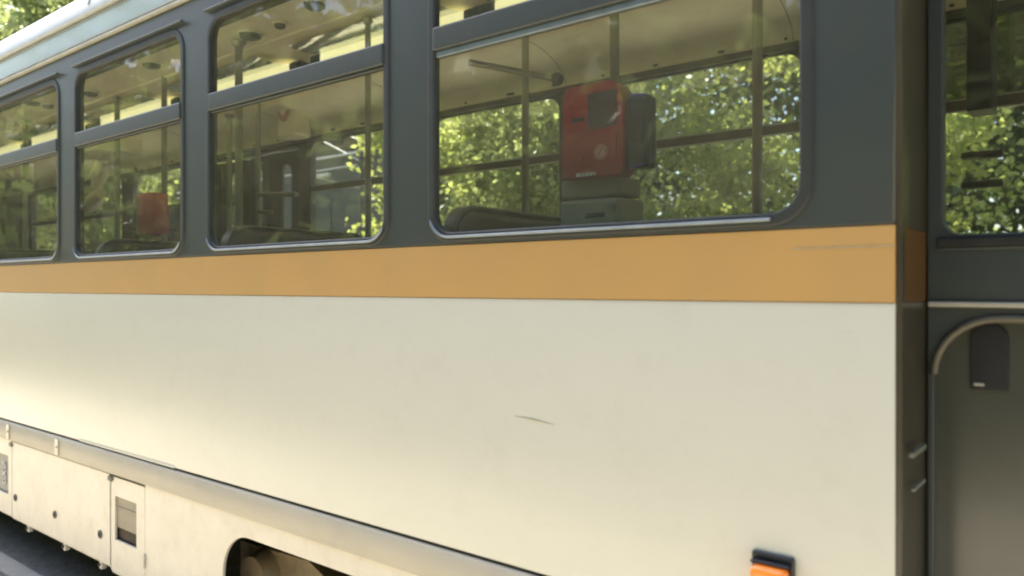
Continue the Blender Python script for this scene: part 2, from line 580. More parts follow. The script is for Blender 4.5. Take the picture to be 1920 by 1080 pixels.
# letter board, belt, side panels
T(profile('gutter_band', [(D - .004, hz(.451)), (D - .004, hz(.498)), (D + .02, hz(.506)), (D + .03, hz(.451))], XE, XF, M['sage']))
for za, zb, out, mm in ((.4475, .4520, .018, 'trim'), (.4555, .4585, .010, 'trim'), (.4985, .5060, .026, 'trim'), (.4935, .4960, .012, 'alu')):
    T(profile('rain_trim', [(D - out, hz(za) + .002), (D - out, hz(zb) - .002), (D - out + .004, hz(zb)), (D + .01, hz(zb)), (D + .01, hz(za)), (D - out + .004, hz(za))], XE, XF, M[mm]))
# roof shell with its tight shoulder
rp = []
for k in range(13):
    a = R(90 * k / 12)
    rp.append((D + .012 + .22 * (1 - math.cos(a)), hz(.506) + .235 * math.sin(a)))
for k in range(1, 12):
    t = k / 12
    rp.append((D + .232 + (W - .464) * t, hz(.506) + .235 + .075 * math.sin(math.pi * t)))
for k in range(12, -1, -1):
    a = R(90 * k / 12)
    rp.append((YF - .012 - .22 * (1 - math.cos(a)), hz(.506) + .235 * math.sin(a)))
inn = [(y + (0.02 if y < D + .5 * W else -0.02) * (1 if abs(y - D - W / 2) > .8 else 0), z - .025) for y, z in reversed(rp)]
T(profile('roof', rp + inn, XE, XF, M['roof'], smooth=25))
for k in range(4):
    X = -1.9 - k * 2.3
    T(tube('roof_seam', [(X, y, z + .003) for y, z in rp[2:-2]], .006, M['roof'], n=6))

# belt: orange panels, joints real
xs = [XE, -9.1, -6.5, -3.9, XR]
for a, b in ((XE, -8.002), (-7.998, XR)):
    T(profile('belt_panel', [(D, hz(-.0118)), (D - .0035, hz(-.0113)), (D - .0035, hz(.0459)), (D, hz(.0463)), (D + .03, hz(.0463)), (D + .03, hz(-.0118))], a, b, M['orange']))
T(box('belt_joint', -.585, XR - .002, D - .0048, D - .002, hz(.0302), hz(.0311), M['scratch'], bev=0))
# big white side panels
for a, b in ((XE, -7.102), (-7.098, XR)):
    T(profile('side_panel', [(D + .001, hz(-.0124)), (D - .0025, hz(-.016)), (D - .0025, hz(-.2880)), (D + .002, hz(-.2895)), (D + .03, hz(-.2895)), (D + .03, hz(-.0124))], a, b, M['white']))
# dark groove and grey rubbing strip
T(box('panel_groove', XE, XR, D + .006, D + .03, hz(-.2935), hz(-.2897), M['rubber'], bev=0))
T(profile('rubbing_strip', [(D + .022, hz(-.2932)), (D - .006, hz(-.2932)), (D - .011, hz(-.2948)), (D - .013, hz(-.320)), (D - .010, hz(-.3305)), (D + .022, hz(-.3312))], XE, XR, M['strip'], smooth=50))
for px in (20, 112):
    X = at(px, D)
    T(box('strip_joint', X - .02, X + .02, D - .0185, D - .015, hz(-.3285), hz(-.297), M['skirt'], bev=0.001))
    T(tube('strip_rivet', [(X + .008, D - .0185, hz(-.312)), (X + .008, D - .0215, hz(-.312))], .005, M['under'], n=10))
# white lip above the strip, left half (edge of the pulled-down skin)
T(profile('panel_lip', [(D - .0026, hz(-.2845)), (D - .006, hz(-.2875)), (D - .006, hz(-.2893)), (D - .001, hz(-.2893))], at(328, D), at(150, D), M['white']))

# skirt panels
ZK0, ZK1 = hz(-.497), hz(-.3318)
SEAM1, SEAM2, SEAM0 = at(206, D), at(268, D), at(22, D)


def skirt(name, x0, x1, z0, z1, holes=(), Yo=0.0, rad=.004, m='skirt', th=.012):
    return T(plate(name, rrect(x0, x1, z0, z1, rad, 3), list(holes), D + Yo, th, M[m], bevel=0.002))


skirt('skirt_panel', SEAM0 + .004, SEAM1 - .004, ZK0, hz(-.3335), rad=.01)
v0, v1 = at(214, D), at(254, D)
vz0, vz1 = hz(-.447), hz(-.370)
skirt('skirt_panel', SEAM1 + .004, SEAM2 + .01, hz(-.505), hz(-.3365), [rrect(v0, v1, vz0, vz1, .004, 3)], Yo=.003, rad=(.012, .03, .01, .004))
skirt('skirt_panel', XE, SEAM0 - .004, ZK0, hz(-.3325), [rrect(at(-45, D), at(15, D), hz(-.452), hz(-.368), .004, 3)])
# bogie skirt with the long rounded wheel opening
OPL = -2.90
OPR = -1.15
skirt('bogie_skirt', SEAM2 + .016, XR, hz(-.56), hz(-.3318), [rrect(OPL, OPR, hz(-.72), hz(-.3600), (0, 0, .20, .20), 12)] if False else [], Yo=.0) if False else None
ol = [(SEAM2 + .016, hz(-.3318)), (SEAM2 + .016, hz(-.565)), (OPL, hz(-.565))]
rr_ = .185
zc = hz(-.3605)
for k in range(13):
    a = R(180 - 90 * k / 12)
    ol.append((OPL + rr_ + rr_ * math.cos(a), zc - rr_ + rr_ * math.sin(a)))
for k in range(13):
    a = R(90 - 90 * k / 12)
    ol.append((OPR - rr_ + rr_ * math.cos(a), zc - rr_ + rr_ * math.sin(a)))
ol += [(OPR, hz(-.565)), (XR, hz(-.565)), (XR, hz(-.3318))]
T(plate('bogie_skirt', ol, [], D + .001, .014, M['skirt'], bevel=0.003))
# vent plates set back in the two openings
vp = part('vent_plate', (v0 + v1) / 2, D + .02, (vz0 + vz1) / 2)
hw, hh = (v1 - v0) / 2 + .004, (vz1 - vz0) / 2 + .004
box('backing', -hw, hw, .004, .02, -hh, hh, M['plate'], vp, 0)
box('upper_shutter', -hw, hw, -.008, .006, -hh * .42, hh, M['plate'], vp, .003)
box('shutter_rail', -hw, hw, -.012, .004, hh * .48, hh * .54, M['plate'], vp, .002)
np_ = part('number_plate', at(-15, D), D + .02, hz(-.410))
box('backing', -.26, .26, -.004, .012, -.125, .125, M['plate2'], np_, 0)
# the curved stroke of the figure that the frame cuts off
pts = []
for k in range(15):
    a = R(-150 + 300 * k / 14)
    pts.append((.165 + .028 * math.cos(a), -.008, .030 + .032 * math.sin(a)))
tube('plate_figure', pts, .0045, M['print'], np_, 8)
pts = [(p[0], p[1], p[2] - .068) for p in pts]
tube('plate_figure', pts, .0045, M['print'], np_, 8)

# round fasteners, edge brackets and dark joints
for px, py in ((29, 933), (103, 965), (188, 1002), (-40, 905)):
    X, Z = at(px, D), zat(px, py, D)
    f_ = part('skirt_lock', X, D, Z)
    bm = bmesh.new()
    n = 20
    ring = [[bm.verts.new((rad * math.cos(2 * math.pi * k / n), yy, rad * math.sin(2 * math.pi * k / n))) for k in range(n)]
            for rad, yy in ((.021, .001), (.021, -.005), (.0155, -.005), (.0155, .0), (.0, .0))[:4]]
    for a in range(3):
        for k in range(n):
            bm.faces.new((ring[a][k], ring[a][(k + 1) % n], ring[a + 1][(k + 1) % n], ring[a + 1][k]))
    bm.faces.new(ring[3])
    o = bm_obj('lock_ring', bm, M['dalu'], f_)
    box('key_slot', -.0025, .0025, -.004, .001, -.010, .010, M['rubber'], f_, 0)
for px in (50, 118, 186, -60):
    X = at(px, D)
    T(box('hanging_bracket', X - .012, X + .014, D + .004, D + .03, ZK0 - .045, ZK0 + .01, M['skirt'], bev=0.004))
    T(tube('bracket_bolt', [(X, D + .002, ZK0 - .022), (X, D - .006, ZK0 - .022)], .007, M['under'], n=8))
T(box('skirt_hinge', SEAM1 - .012, SEAM1 + .03, D - .007, D - .0005, hz(-.345), hz(-.337), M['dalu'], bev=0.002))
T(box('skirt_hinge', SEAM0 - .03, SEAM0 + .012, D - .007, D - .0005, hz(-.345), hz(-.337), M['dalu'], bev=0.002))
T(box('skirt_catch', SEAM2 + .012, SEAM2 + .022, D - .010, D - .0005, hz(-.472), hz(-.448), M['skirt'], bev=0.003))
T(tube('skirt_edge_trim', [(SEAM0, D + .01, ZK0 - .004), (SEAM1, D + .01, ZK0 - .004)], .007, M['skirt'], n=8))
T(tube('skirt_edge_trim', [(SEAM1 + .01, D + .012, hz(-.505) - .004), (SEAM2, D + .012, hz(-.505) - .004)], .007, M['skirt'], n=8))
T(box('skirt_backing', XE, -3.62, D + .022, D + .06, hz(-.49), hz(-.29), M['under'], bev=0))
T(box('skirt_backing', -3.62, XR, D + .022, D + .06, hz(-.345), hz(-.29), M['under'], bev=0))
# scratch in the paint
a0, a1 = at(965, D), at(1040, D)
T(tube('paint_scratch', [(a0, D - .0025, zat(965, 779, D)), ((a0 + a1) / 2, D - .003, zat(1003, 786, D)), (a1, D - .0025, zat(1040, 796, D))], [.0006, .0028, .0006], M['scratch'], n=6))
for k in range(9):
    px = random.uniform(40, 1600)
    py = random.uniform(600, 1000)
    if py > 538 + .27 * (px + 846):
        continue
    X, Z = at(px, D), zat(px, py, D)
    l_ = random.uniform(.01, .05)
    T(tube('paint_mark', [(X, D - .0022, Z), (X + l_, D - .0022, Z + random.uniform(-.008, .004))], .0004, M['scratch'], n=5))

# amber side indicator low on the panel
ix, iz = at(1443, D - .03), zat(1443, 1124, D - .03)
ind = part('indicator_lamp', ix, D, iz)
box('lamp_housing', -.048, .048, -.014, -.001, -.095, .095, M['black'], ind, 0.006, 3)
bm = bmesh.new()
add_box(bm, -.040, .040, -.050, -.012, -.085, .072, .014, 4)
o = bm_obj('lamp_lens', bm, M['amber'], ind)
smooth_by_angle(o.data, 60)
for k in range(9):
    box('lens_rib', -.036 + k * .0083, -.0335 + k * .0083, -.0525, -.0485, -.070, .060, M['amber'], ind, .001)
box('lamp_hood', -.044, .044, -.034, -.012, .0735, .081, M['black'], ind, 0.005, 3)

# underframe, equipment boxes
T(box('underframe', XE, XF, D + .10, YF - .10, .62, .74, M['under'], bev=0))
for k, (a, b) in enumerate(((-5.9, -5.0), (-4.9, -3.9), (-8.5, -6.3))):
    T(box('equipment_box', a, b, D + .12, D + .75, .30, .615, M['under'], bev=0.02))
T(tube('brake_pipe', [(-8, D + .10, .36), (-3.8, D + .10, .36)], .02, M['under']))
bog = part('bogie', -2.1, 2.73, 0)
for sx in (-.85, .85):
    for sy in (-.5, .5):
        bm = bmesh.new()
        s_ = 1 if sy > 0 else -1
        ys = [(-.055, .30), (-.045, .33), (.04, .33), (.055, .36), (.065, .30), (.03, .24), (.03, .12), (.07, .09), (.07, .0)]
        n = 40
        rings = [[bm.verts.new((sx + r_ * math.cos(2 * math.pi * k / n), sy - s_ * y_, .39 + r_ * math.sin(2 * math.pi * k / n))) for k in range(n)] for y_, r_ in
                 [(-.065, .06), (-.065, .24), (-.055, .29), (-.05, .33), (.04, .33), (.045, .36), (.06, .35), (.06, .06)]]
        for i in range(len(rings) - 1):
            for k in range(n):
                bm.faces.new((rings[i][k], rings[i][(k + 1) % n], rings[i + 1][(k + 1) % n], rings[i + 1][k]))
        bm.faces.new(rings[0]); bm.faces.new(rings[-1])
        o = bm_obj('wheel', bm, M['wheel'], bog)
        smooth_by_angle(o.data, 30)
    tube('axle', [(sx, -.7, .39), (sx, .7, .39)], .06, M['bogie'], bog)
for sy in (-1, 1):
    bm = bmesh.new()
    y0, y1 = sy * .72 - .05, sy * .72 + .05
    prof_ = [(-1.05, .34), (-.62, .34), (-.40, .24), (.40, .24), (.62, .34), (1.05, .34), (1.05, .50), (.55, .52), (.35, .44), (-.35, .44), (-.55, .52), (-1.05, .50)]
    f0 = [bm.verts.new((x, y0, z)) for x, z in prof_]
    f1 = [bm.verts.new((x, y1, z)) for x, z in prof_]
    for k in range(len(prof_)):
        bm.faces.new((f0[k], f0[(k + 1) % 12], f1[(k + 1) % 12], f1[k]))
    bm.faces.new(f0); bm.faces.new(f1)
    bm_obj('bogie_frame', bm, M['bogie'], bog)
    for sx in (-.85, .85):
        tube('axle_box', [(sx, sy * .74, .40), (sx, sy * .84, .40)], [.12, .09], M['bogie'], bog, 20)
    for sx in (-.18, .18):
        pts = [(sx + .055 * math.cos(a), sy * .76 + .055 * math.sin(a), .46 + a * .006) for a in [k * math.pi / 6 for k in range(42)]]
        tube('spring', pts, .011, M['bogie'], bog, 7)
box('bolster', -.25, .25, -.70, .70, .44, .60, M['bogie'], bog, .02)

# ------------------------------------------------------------------ far side of the tram
far = [(-3.665, -2.585), (-2.285, -1.195), (-4.955, -3.855), (-1.00, .10), (-7.86, -6.76), (-9.16, -8.06), (-10.46, -9.36), (.30, 1.40)]
FS, FT, FM = hz(.0535), H + .1875 * 5.97, H + .1265 * 5.97
fdoor = (-6.62, -5.10)
holes = [rrect(l, r, FS, FT, (.06, .06, .10, .10)) for l, r in far]
holes.append(rrect(fdoor[0], fdoor[1], .42, FT - .02, 0))
T(plate('far_wall', rrect(XE, XF, .40, hz(.50), 0), holes, YFI, 0.06, M['inner'], bevel=0.004))
for i, (l, r) in enumerate(far):
    fw = part('window', (l + r) / 2, YFI, FS)
    hw = (r - l) / 2
    hh = FT - FS
    plate('window_frame', rrect(-hw - .015, hw + .015, -.015, hh + .015, (.075, .075, .115, .115)),
          [rrect(-hw + .014, hw - .014, .014, hh - .014, (.045, .045, .085, .085))], -.008, .02, M['inner'], fw, bevel=0.004)
    zm = FM - FS
    box('midrail', -hw + .012, hw - .012, .000, .025, zm - .021, zm + .021, M['seatshell'], fw, .003)
    box('midrail_strip', -hw + .012, hw - .012, -.003, .004, zm + .0215, zm + .028, M['steel'], fw, .001)
    box('midrail_strip', -hw + .012, hw - .012, -.003, .004, zm - .028, zm - .0215, M['steel'], fw, .001)
    plate('lower_pane', rrect(-hw + .013, hw - .013, .013, zm - .02, (.045, .045, 0, 0)), [], .016, 0, M['glass_far'], fw)
    plate('upper_pane', rrect(-hw + .013, hw - .013, zm + .02, hh - .013, (0, 0, .085, .085)), [], .012, 0,
          M['glass_dark'] if i == 3 else M['glass_far'], fw)
# four-leaf folding door with narrow round-topped lights
for j in range(4):
    w4 = (fdoor[1] - fdoor[0]) / 4
    cx = fdoor[0] + (j + .5) * w4
    leaf = part('far_door_leaf', cx, YFI + .02, .42)
    leaf.rotation_euler = (0, 0, R(7 if j % 2 else -7))
    hgt = FT - .02 - .42 - .02
    sl_ = (-.055, .055)
    plate('leaf_panel', rrect(-w4 / 2 + .006, w4 / 2 - .006, 0, hgt, .01, 3), [rrect(sl_[0], sl_[1], .30, .98, .05, 6), rrect(sl_[0], sl_[1], 1.12, hgt - .10, .05, 6)], 0, .03, M['inner'], leaf, .004)
    plate('door_light', rrect(sl_[0] - .004, sl_[1] + .004, 1.116, hgt - .096, .05, 6), [], .014, 0, M['glass_far'], leaf)
    plate('door_light', rrect(sl_[0] - .004, sl_[1] + .004, .296, .984, .05, 6), [], .014, 0, M['glass_far'], leaf)
    tube('door_grab_bar', [(w4 / 2 - .03, -.03, .75), (w4 / 2 - .03, -.035, 1.55)], .009, M['pole'], leaf, 8)

# ------------------------------------------------------------------ inside
T(box('floor', XE, XF, YI, YFI, .74, .76, M['floor'], bev=0))
ZC = H + 1.335
cv = []
for k in range(11):
    a = R(90 * k / 10)
    cv.append((YFI - .001 - .42 * (1 - math.cos(a)), H + 1.155 + .18 * math.sin(a)))
cv2 = [(YFI - .003, H + 1.150)] + cv + [(D + W / 2, ZC + .02)]
nearc = [(2 * (D + W / 2) - y, z) for y, z in reversed(cv2[:-1])]
full = cv2 + nearc
T(profile('ceiling_lining', full[len(cv2) - 3:len(cv2) + 3], XE, XF, M['ceil'], closed=False, smooth=40))
T(profile('cove_panel', full[:len(cv2) - 2], XE, XF, M['cream'], closed=False, smooth=40))
T(profile('cove_panel', full[len(cv2) + 2:], XE, XF, M['cream'], closed=False, smooth=40))
T(box('cove_rail', XE, XF, YFI - .035, YFI - .004, H + 1.118, H + 1.150, M['inner'], bev=0.004))
T(box('cove_rail', XE, XF, YI + .004, YI + .035, H + 1.118, H + 1.150, M['inner'], bev=0.004))
T(box('ceiling_batten', XE, XF, D + .74, D + .765, ZC + .0, ZC + .012, M['ceil'], bev=0.002))
T(box('ceiling_batten', XE, XF, YF - .765, YF - .74, ZC + .0, ZC + .012, M['ceil'], bev=0.002))
# cove fixings
for k in range(26):
    X = -.6 - .34 * k
    for z in (H + 1.175, H + 1.25):
        y = YFI - .012 if z < H + 1.2 else YFI - .035
        T(tube('cove_screw', [(X + random.uniform(-.05, .05), y, z), (X, y - .004, z)], .0065, M['under'], n=8))
for k in range(8):
    X = -1.25 - 1.303 * k
    T(tube('cove_joint', [(X, y - .002, z - .001) for y, z in cv2[1:-2]], .0018, M['pole'], n=5))
# window lining under the near windows and lower walls
T(box('inner_side_wall', XE, XR, D + .04, YI, .76, hz(.045), M['inner'], bev=0))
T(plate('inner_pillars', rrect(XE, XR, hz(.046), H + 1.15, 0), [rrect(l - .02, r + .02, hz(.050), hz(.414), RAD) for l, r in near], D + .037, .018, M['inner'], bevel=0.0))
T(box('end_wall', XE - .06, XE, D, YF, .40, hz(.50), M['cream'], bev=0.01))
T(box('front_wall', XF, XF + .06, D, YF, .40, hz(.50), M['inner'], bev=0.01))
# ceiling lamps: a broken line of yellow diffusers with a glossy cover beside them
for (X0, X1) in ((-3.62, -2.52), (-5.02, -3.92), (-2.32, -1.22), (-6.42, -5.32), (-7.82, -6.72), (-9.2, -8.1)):
    lf = part('ceiling_light', (X0 + X1) / 2, 2.80, ZC)
    hw = (X1 - X0) / 2
    box('diffuser', -hw, hw, -.05, .05, -.060, .0, M['lamp'], lf, .02, 3)
    for s_ in (-1, 1):
        box('end_cap', s_ * hw - .0, s_ * (hw + .10), -.045, .045, -.052, .0, M['dalu'], lf, .018, 3)
    bm = bmesh.new()
    n = 10
    r0 = [bm.verts.new((-hw, -.06 - .20 * k / n, -.012 - .010 * math.sin(math.pi * k / n))) for k in range(n + 1)]
    r1 = [bm.verts.new((hw, -.06 - .20 * k / n, -.012 - .010 * math.sin(math.pi * k / n))) for k in range(n + 1)]
    for k in range(n):
        bm.faces.new((r0[k], r0[k + 1], r1[k + 1], r1[k]))
    o = bm_obj('light_cover', bm, M['cover'], lf, smooth=True)
# round vents, speakers and their grilles in the ceiling
for px, py, rad in ((470, 62, .055), (525, 42, .028), (590, 6, .05), (285, 118, .05), (170, 172, .045), (60, 190, .05), (90, 195, .035)):
    Yc = 2.12 if px > 400 else 2.25
    # ceiling plane: solve depth where the line of sight reaches the lining
    best = None
    for q in range(200):
        Y = 1.85 + q * .01
        z = zat(px, py, Y)
        if best is None or abs(z - (ZC + .005)) < best[0]:
            best = (abs(z - (ZC + .005)), Y)
    Y = best[1]
    X = at(px, Y)
    v_ = part('ceiling_vent', X, Y, ZC)
    tube('vent_body', [(0, 0, .01), (0, 0, -.018), (0, 0, -.026)], [rad, rad, rad * .7], M['inner'], v_, 20)
    tube('vent_ring', [(rad * 1.12 * math.cos(a), rad * 1.12 * math.sin(a), -.001) for a in [k * math.pi / 12 for k in range(25)]], .006, M['cream'], v_, 6)

# stanchions
for px, Y, rad, z0, z1 in ((448, 2.35, .021, .76, ZC), (484, 3.0, .017, .76, ZC), (690, 2.55, .015, .76, ZC), (985, 2.9, .017, .76, ZC), (1152, 2.30, .017, .76, ZC),
                           (1420, 3.25, .022, .76, ZC), (220, 2.5, .018, .76, ZC), (48, 2.4, .02, .76, ZC), (402, 1.95, .010, .76, ZC), (430, 3.3, .018, .76, ZC)):
    X = at(px, Y)
    T(tube('stanchion', [(X, Y, z0), (X, Y, z1)], rad, M['pole'], n=14))
    T(tube('stanchion_collar', [(X, Y, ZC - .005), (X, Y, ZC - .03)], [rad * 2.2, rad * 1.3], M['pole'], n=14))
# slanting grab bar with its ball end
A = Vector((at(880, 2.3), 2.3, zat(880, 117, 2.3)))
B = Vector((at(1045, 2.45), 2.45, zat(1045, 148, 2.45)))
gb = part('grab_bar', A.x, A.y, A.z)
tube('bar', [(0, 0, 0), tuple(B - A)], .013, M['pole'], gb, 12)
bm = bmesh.new()
bmesh.ops.create_uvsphere(bm, u_segments=16, v_segments=10, radius=.026, matrix=Matrix.Translation(B - A))
bm_obj('bar_knob', bm, M['seatshell'], gb, smooth=True)
# little shelf rails by the far door
Y = 3.0
xa = at(484, Y)
for (pa, pb, py, rad) in ((484, 552, 364, .016), (484, 505, 397, .013)):
    T(tube('hand_rail', [(at(pa, Y), Y, zat(pa, py, Y)), (at(pb, Y), Y + .02, zat(pb, py + 1, Y + .02))], rad, M['pole'], n=10))
T(tube('hand_rail', [(at(497, Y), Y, zat(497, 397, Y)), (at(499, Y), Y, zat(499, 470, Y))], .008, M['pole'], n=8))
# fire or heater unit on the cove: small cream housing with a round red-ringed dial
Y = 3.50
ho = part('ceiling_speaker', at(545, Y), Y, zat(545, 218, Y))
box('speaker_box', -.10, .10, -.05, .12, -.16, .14, M['cream'], ho, .03, 4)
tube('speaker_ring', [(-.01, -.053, .02), (-.01, -.062, .02)], [.07, .06], M['logo'], ho, 24)
tube('speaker_cone', [(-.01, -.060, .03), (-.01, -.070, .03)], [.035, .02], M['print'], ho, 20)


def seat(X, Y0=1.83, wid=.80, top=1.86, faceback=False):
    s_ = part('seat', X, Y0 + wid / 2, .76)
    hw = wid / 2
    zt = top - .76
    d = -1 if faceback else 1
    # backrest: rounded upholstered slab, leaning
    out = rrect(-hw + .012, hw - .012, .45, zt - .012, .09, 6)
    o = plate('backrest', out, [], -.03, .07, M['seat'], s_, bevel=.024, axis='X')
    o2 = plate('back_shell', rrect(-hw, hw, .40, zt + .006, .10, 6), [rrect(-hw + .016, hw - .016, .416, zt - .010, .088, 6)], -.025, .06, M['seatshell'], s_, bevel=.008, axis='X')
    box('cushion', .02, .44, -hw + .01, hw - .01, .36, .46, M['seat'], s_, .03, 3)
    tube('seat_leg', [(.22, 0, .36), (.22, 0, .0)], .025, M['pole'], s_, 10)
    return s_


# positions found from the left upper corner of each seat back
for px, top in ((838, 392), (418, 428), (180, 452), (-30, 470)):
    Y0 = 1.84
    X = at(px, Y0)
    seat(X, Y0, .80, zat(px, top, Y0) + .012)
for X in (-8.2, -9.3):
    seat(X, 2.95, .72, 1.78)
for X in (-1.5, -2.9, -3.6):
    seat(X, 3.0, .66, 1.48)

# ------------------------------------------------------------------ the ticket machine in the big window
Y = 2.12
X0, X1 = at(1052, Y), at(1168, Y)
ZT, ZB = zat(1100, 156, Y), zat(1100, 332, Y)
cx = (X0 + X1) / 2
tm = part('ticket_machine', cx, Y, ZB)
hw = (X1 - X0) / 2
hh = ZT - ZB
out = [(-hw, 0), (hw * .8, -.004), (hw, .02), (hw, hh * .80), (hw * .72, hh * .97), (hw * .55, hh), (-hw * .72, hh), (-hw * .95, hh * .95)]
plate('machine_case', out, [], 0, .09, M['red'], tm, bevel=.008)
plate('display', rrect(-hw * .10, hw * .80, hh * .50, hh * .88, .01), [], -.004, .01, M['screen'], tm, bevel=.001)
plate('button_panel', rrect(-hw * .15, hw * .80, hh * .10, hh * .45, .01), [], -.003, .008, M['red'], tm, bevel=.001)
tube('round_logo', [(hw * .33, -.003, hh * .245), (hw * .33, -.006, hh * .245)], .024, M['logo'], tm, 28)
# pale rim and curved mark inside the round sign
ring_ = [(hw * .33 + .019 * math.cos(a), -.0065, hh * .245 + .019 * math.sin(a)) for a in [k * math.pi / 12 for k in range(25)]]
tube('logo_rim', ring_, .0015, M['red'], tm, 5)
tube('logo_mark', [(hw * .33 - .006, -.007, hh * .245 - .011), (hw * .33 - .001, -.007, hh * .245 + .001), (hw * .33 + .005, -.007, hh * .245 + .012)], .0016, M['red'], tm, 6)
bm = bmesh.new()
for k, (a, b) in enumerate(((-.46, -.30), (-.26, -.20), (-.16, -.06), (-.02, .06), (.10, .16))):
    add_box(bm, hw * a, hw * b, -.005, -.0005, hh * .01, hh * .045, 0)
bm_obj('label_print', bm, M['print'], tm)
box('side_case', hw + .004, hw + .082, .01, .075, hh * .05, hh * .80, M['navy'], tm, .018, 4)
box('side_case_window', hw + .018, hw + .068, .005, .0115, hh * .3, hh * .68, M['black'], tm, .004)
tube('side_case_rim', [(hw + .015, .012, hh * .805), (hw + .074, .012, hh * .785)], .0035, mat('blue_rim', (.03, .04, .35), .3, coat=.5, col2=(.05, .06, .4), scale=9), tm, 8)
tube('side_case_rim', [(hw + .015, .008, hh * .045), (hw + .074, .008, hh * .08)], .003, bpy.data.materials['blue_rim'], tm, 8)
box('card_slot', -hw * .62, -hw * .22, -.006, -.001, hh * .60, hh * .64, M['black'], tm, .001)
box('ticket_tray', -hw * .70, -hw * .22, -.012, -.001, hh * .16, hh * .22, M['red'], tm, .004)
box('machine_arm', -hw * .3, hw * .3, .09, .17, hh * .3, hh * .5, M['black'], tm, .01)
Y2 = 2.16
x0, x1 = at(1052, Y2), at(1163, Y2)
pc = part('machine_pedestal', (x0 + x1) / 2, Y2, .76)
hw2 = (x1 - x0) / 2
za, zb_, zc_ = zat(1100, 334, Y2) - .76, zat(1100, 372, Y2) - .76, zat(1100, 420, Y2) - .76
box('upper_box', -hw2, hw2 * .98, 0, .14, zb_ + .003, za, M['olive'], pc, .012, 3)
box('lower_box', -hw2, hw2, -.01, .16, .0, zb_ - .003, M['olive'], pc, .016, 3)
box('pedestal_panel', -hw2 * .1, hw2 * .55, -.014, -.008, zc_ + .02, zb_ - .05, M['inner'], pc, .003)
tube('pedestal_lock', [(hw2 * .78, -.01, zc_ + .05), (hw2 * .78, -.018, zc_ + .05)], .012, M['pole'], pc, 14)

# smaller red validator far down the car
Y = 2.35
X0, X1 = at(258, Y), at(289, Y)
v2 = part('ticket_validator', (X0 + X1) / 2, Y, zat(272, 442, Y))
hw = (X1 - X0) / 2
hh = zat(272, 360, Y) - zat(272, 442, Y)
out = [(-hw, .02), (-hw * .2, 0), (hw * .2, hh * .05), (hw, hh * .03), (hw * .85, hh * .97), (-hw, hh)]
plate('validator_case', out, [], 0, .10, M['red2'], v2, bevel=.006)
box('validator_side', -hw - .05, -hw - .002, .01, .10, .02, hh - .004, M['seatshell'], v2, .008)
box('validator_back', -hw - .28, -hw - .055, .05, .30, .05, hh * .8, M['black'], v2, .02)
tube('validator_pole', [(0, .12, -1.0), (0, .12, 1.1)], .018, M['pole'], v2, 12)
# dark cabinet and curved cream guard further back
cab = part('rear_cabinet', at(285, 3.2), 3.2, .76)
box('cabinet_body', -.35, .28, .0, .45, 0, 1.55, M['inner'], cab, .03, 3)
box('cabinet_door', -.28, .20, -.012, -.001, .10, 1.45, M['inner'], cab, .005)
box('notice', .05, .19, -.016, -.0125, 1.0, 1.38, M['cream'], cab, .001)
hb = part('heater_box', at(180, 2.7), 2.7, zat(180, 282, 2.7))
box('box_shell', -.30, .25, -.1, .25, -.03, .10, M['cream'], hb, .012)
# curved shoulder guards seen through the second window
Y = 3.1
for ps in (((192, 302), (186, 330), (180, 350)), ((188, 362), (176, 378), (166, 392))):
    pts = [(at(a, Y), Y, zat(a, b, Y)) for a, b in ps]
    T(tube('padded_guard', pts, [.05, .075, .04], M['cream'], n=12))

# ------------------------------------------------------------------ door recess at the right
YD = 2.01
js = []
for z0, z1, mm in ((hz(-.012), hz(.0462), 'shaded_orange'), (hz(.0466), hz(.448), 'brown'), (hz(-.565), hz(-.0124), 'brown')):
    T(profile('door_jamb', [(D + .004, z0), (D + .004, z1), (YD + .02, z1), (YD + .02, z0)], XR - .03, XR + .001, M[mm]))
T(profile('corner_post', [(D + .002, hz(-.29)), (D + .002, hz(.448)), (D + .028, hz(.448)), (D + .028, hz(-.29))], XR + .0015, XR + .012, M['brown'], smooth=20))
T(box('jamb_handle', XR + .012, XR + .022, D + .06, D + .19, hz(-.130), hz(-.1265), M['pole'], bev=0.001))
T(box('jamb_handle', XR + .012, XR + .018, D + .09, D + .20, hz(-.158), hz(-.156), M['olive'], bev=0.001))
T(box('door_header', XR, XF, D + .01, D + .05, hz(.415), hz(.449), M['dark'], bev=0.006))
KD = YD / CT
Hd = lambda s: H + s * KD
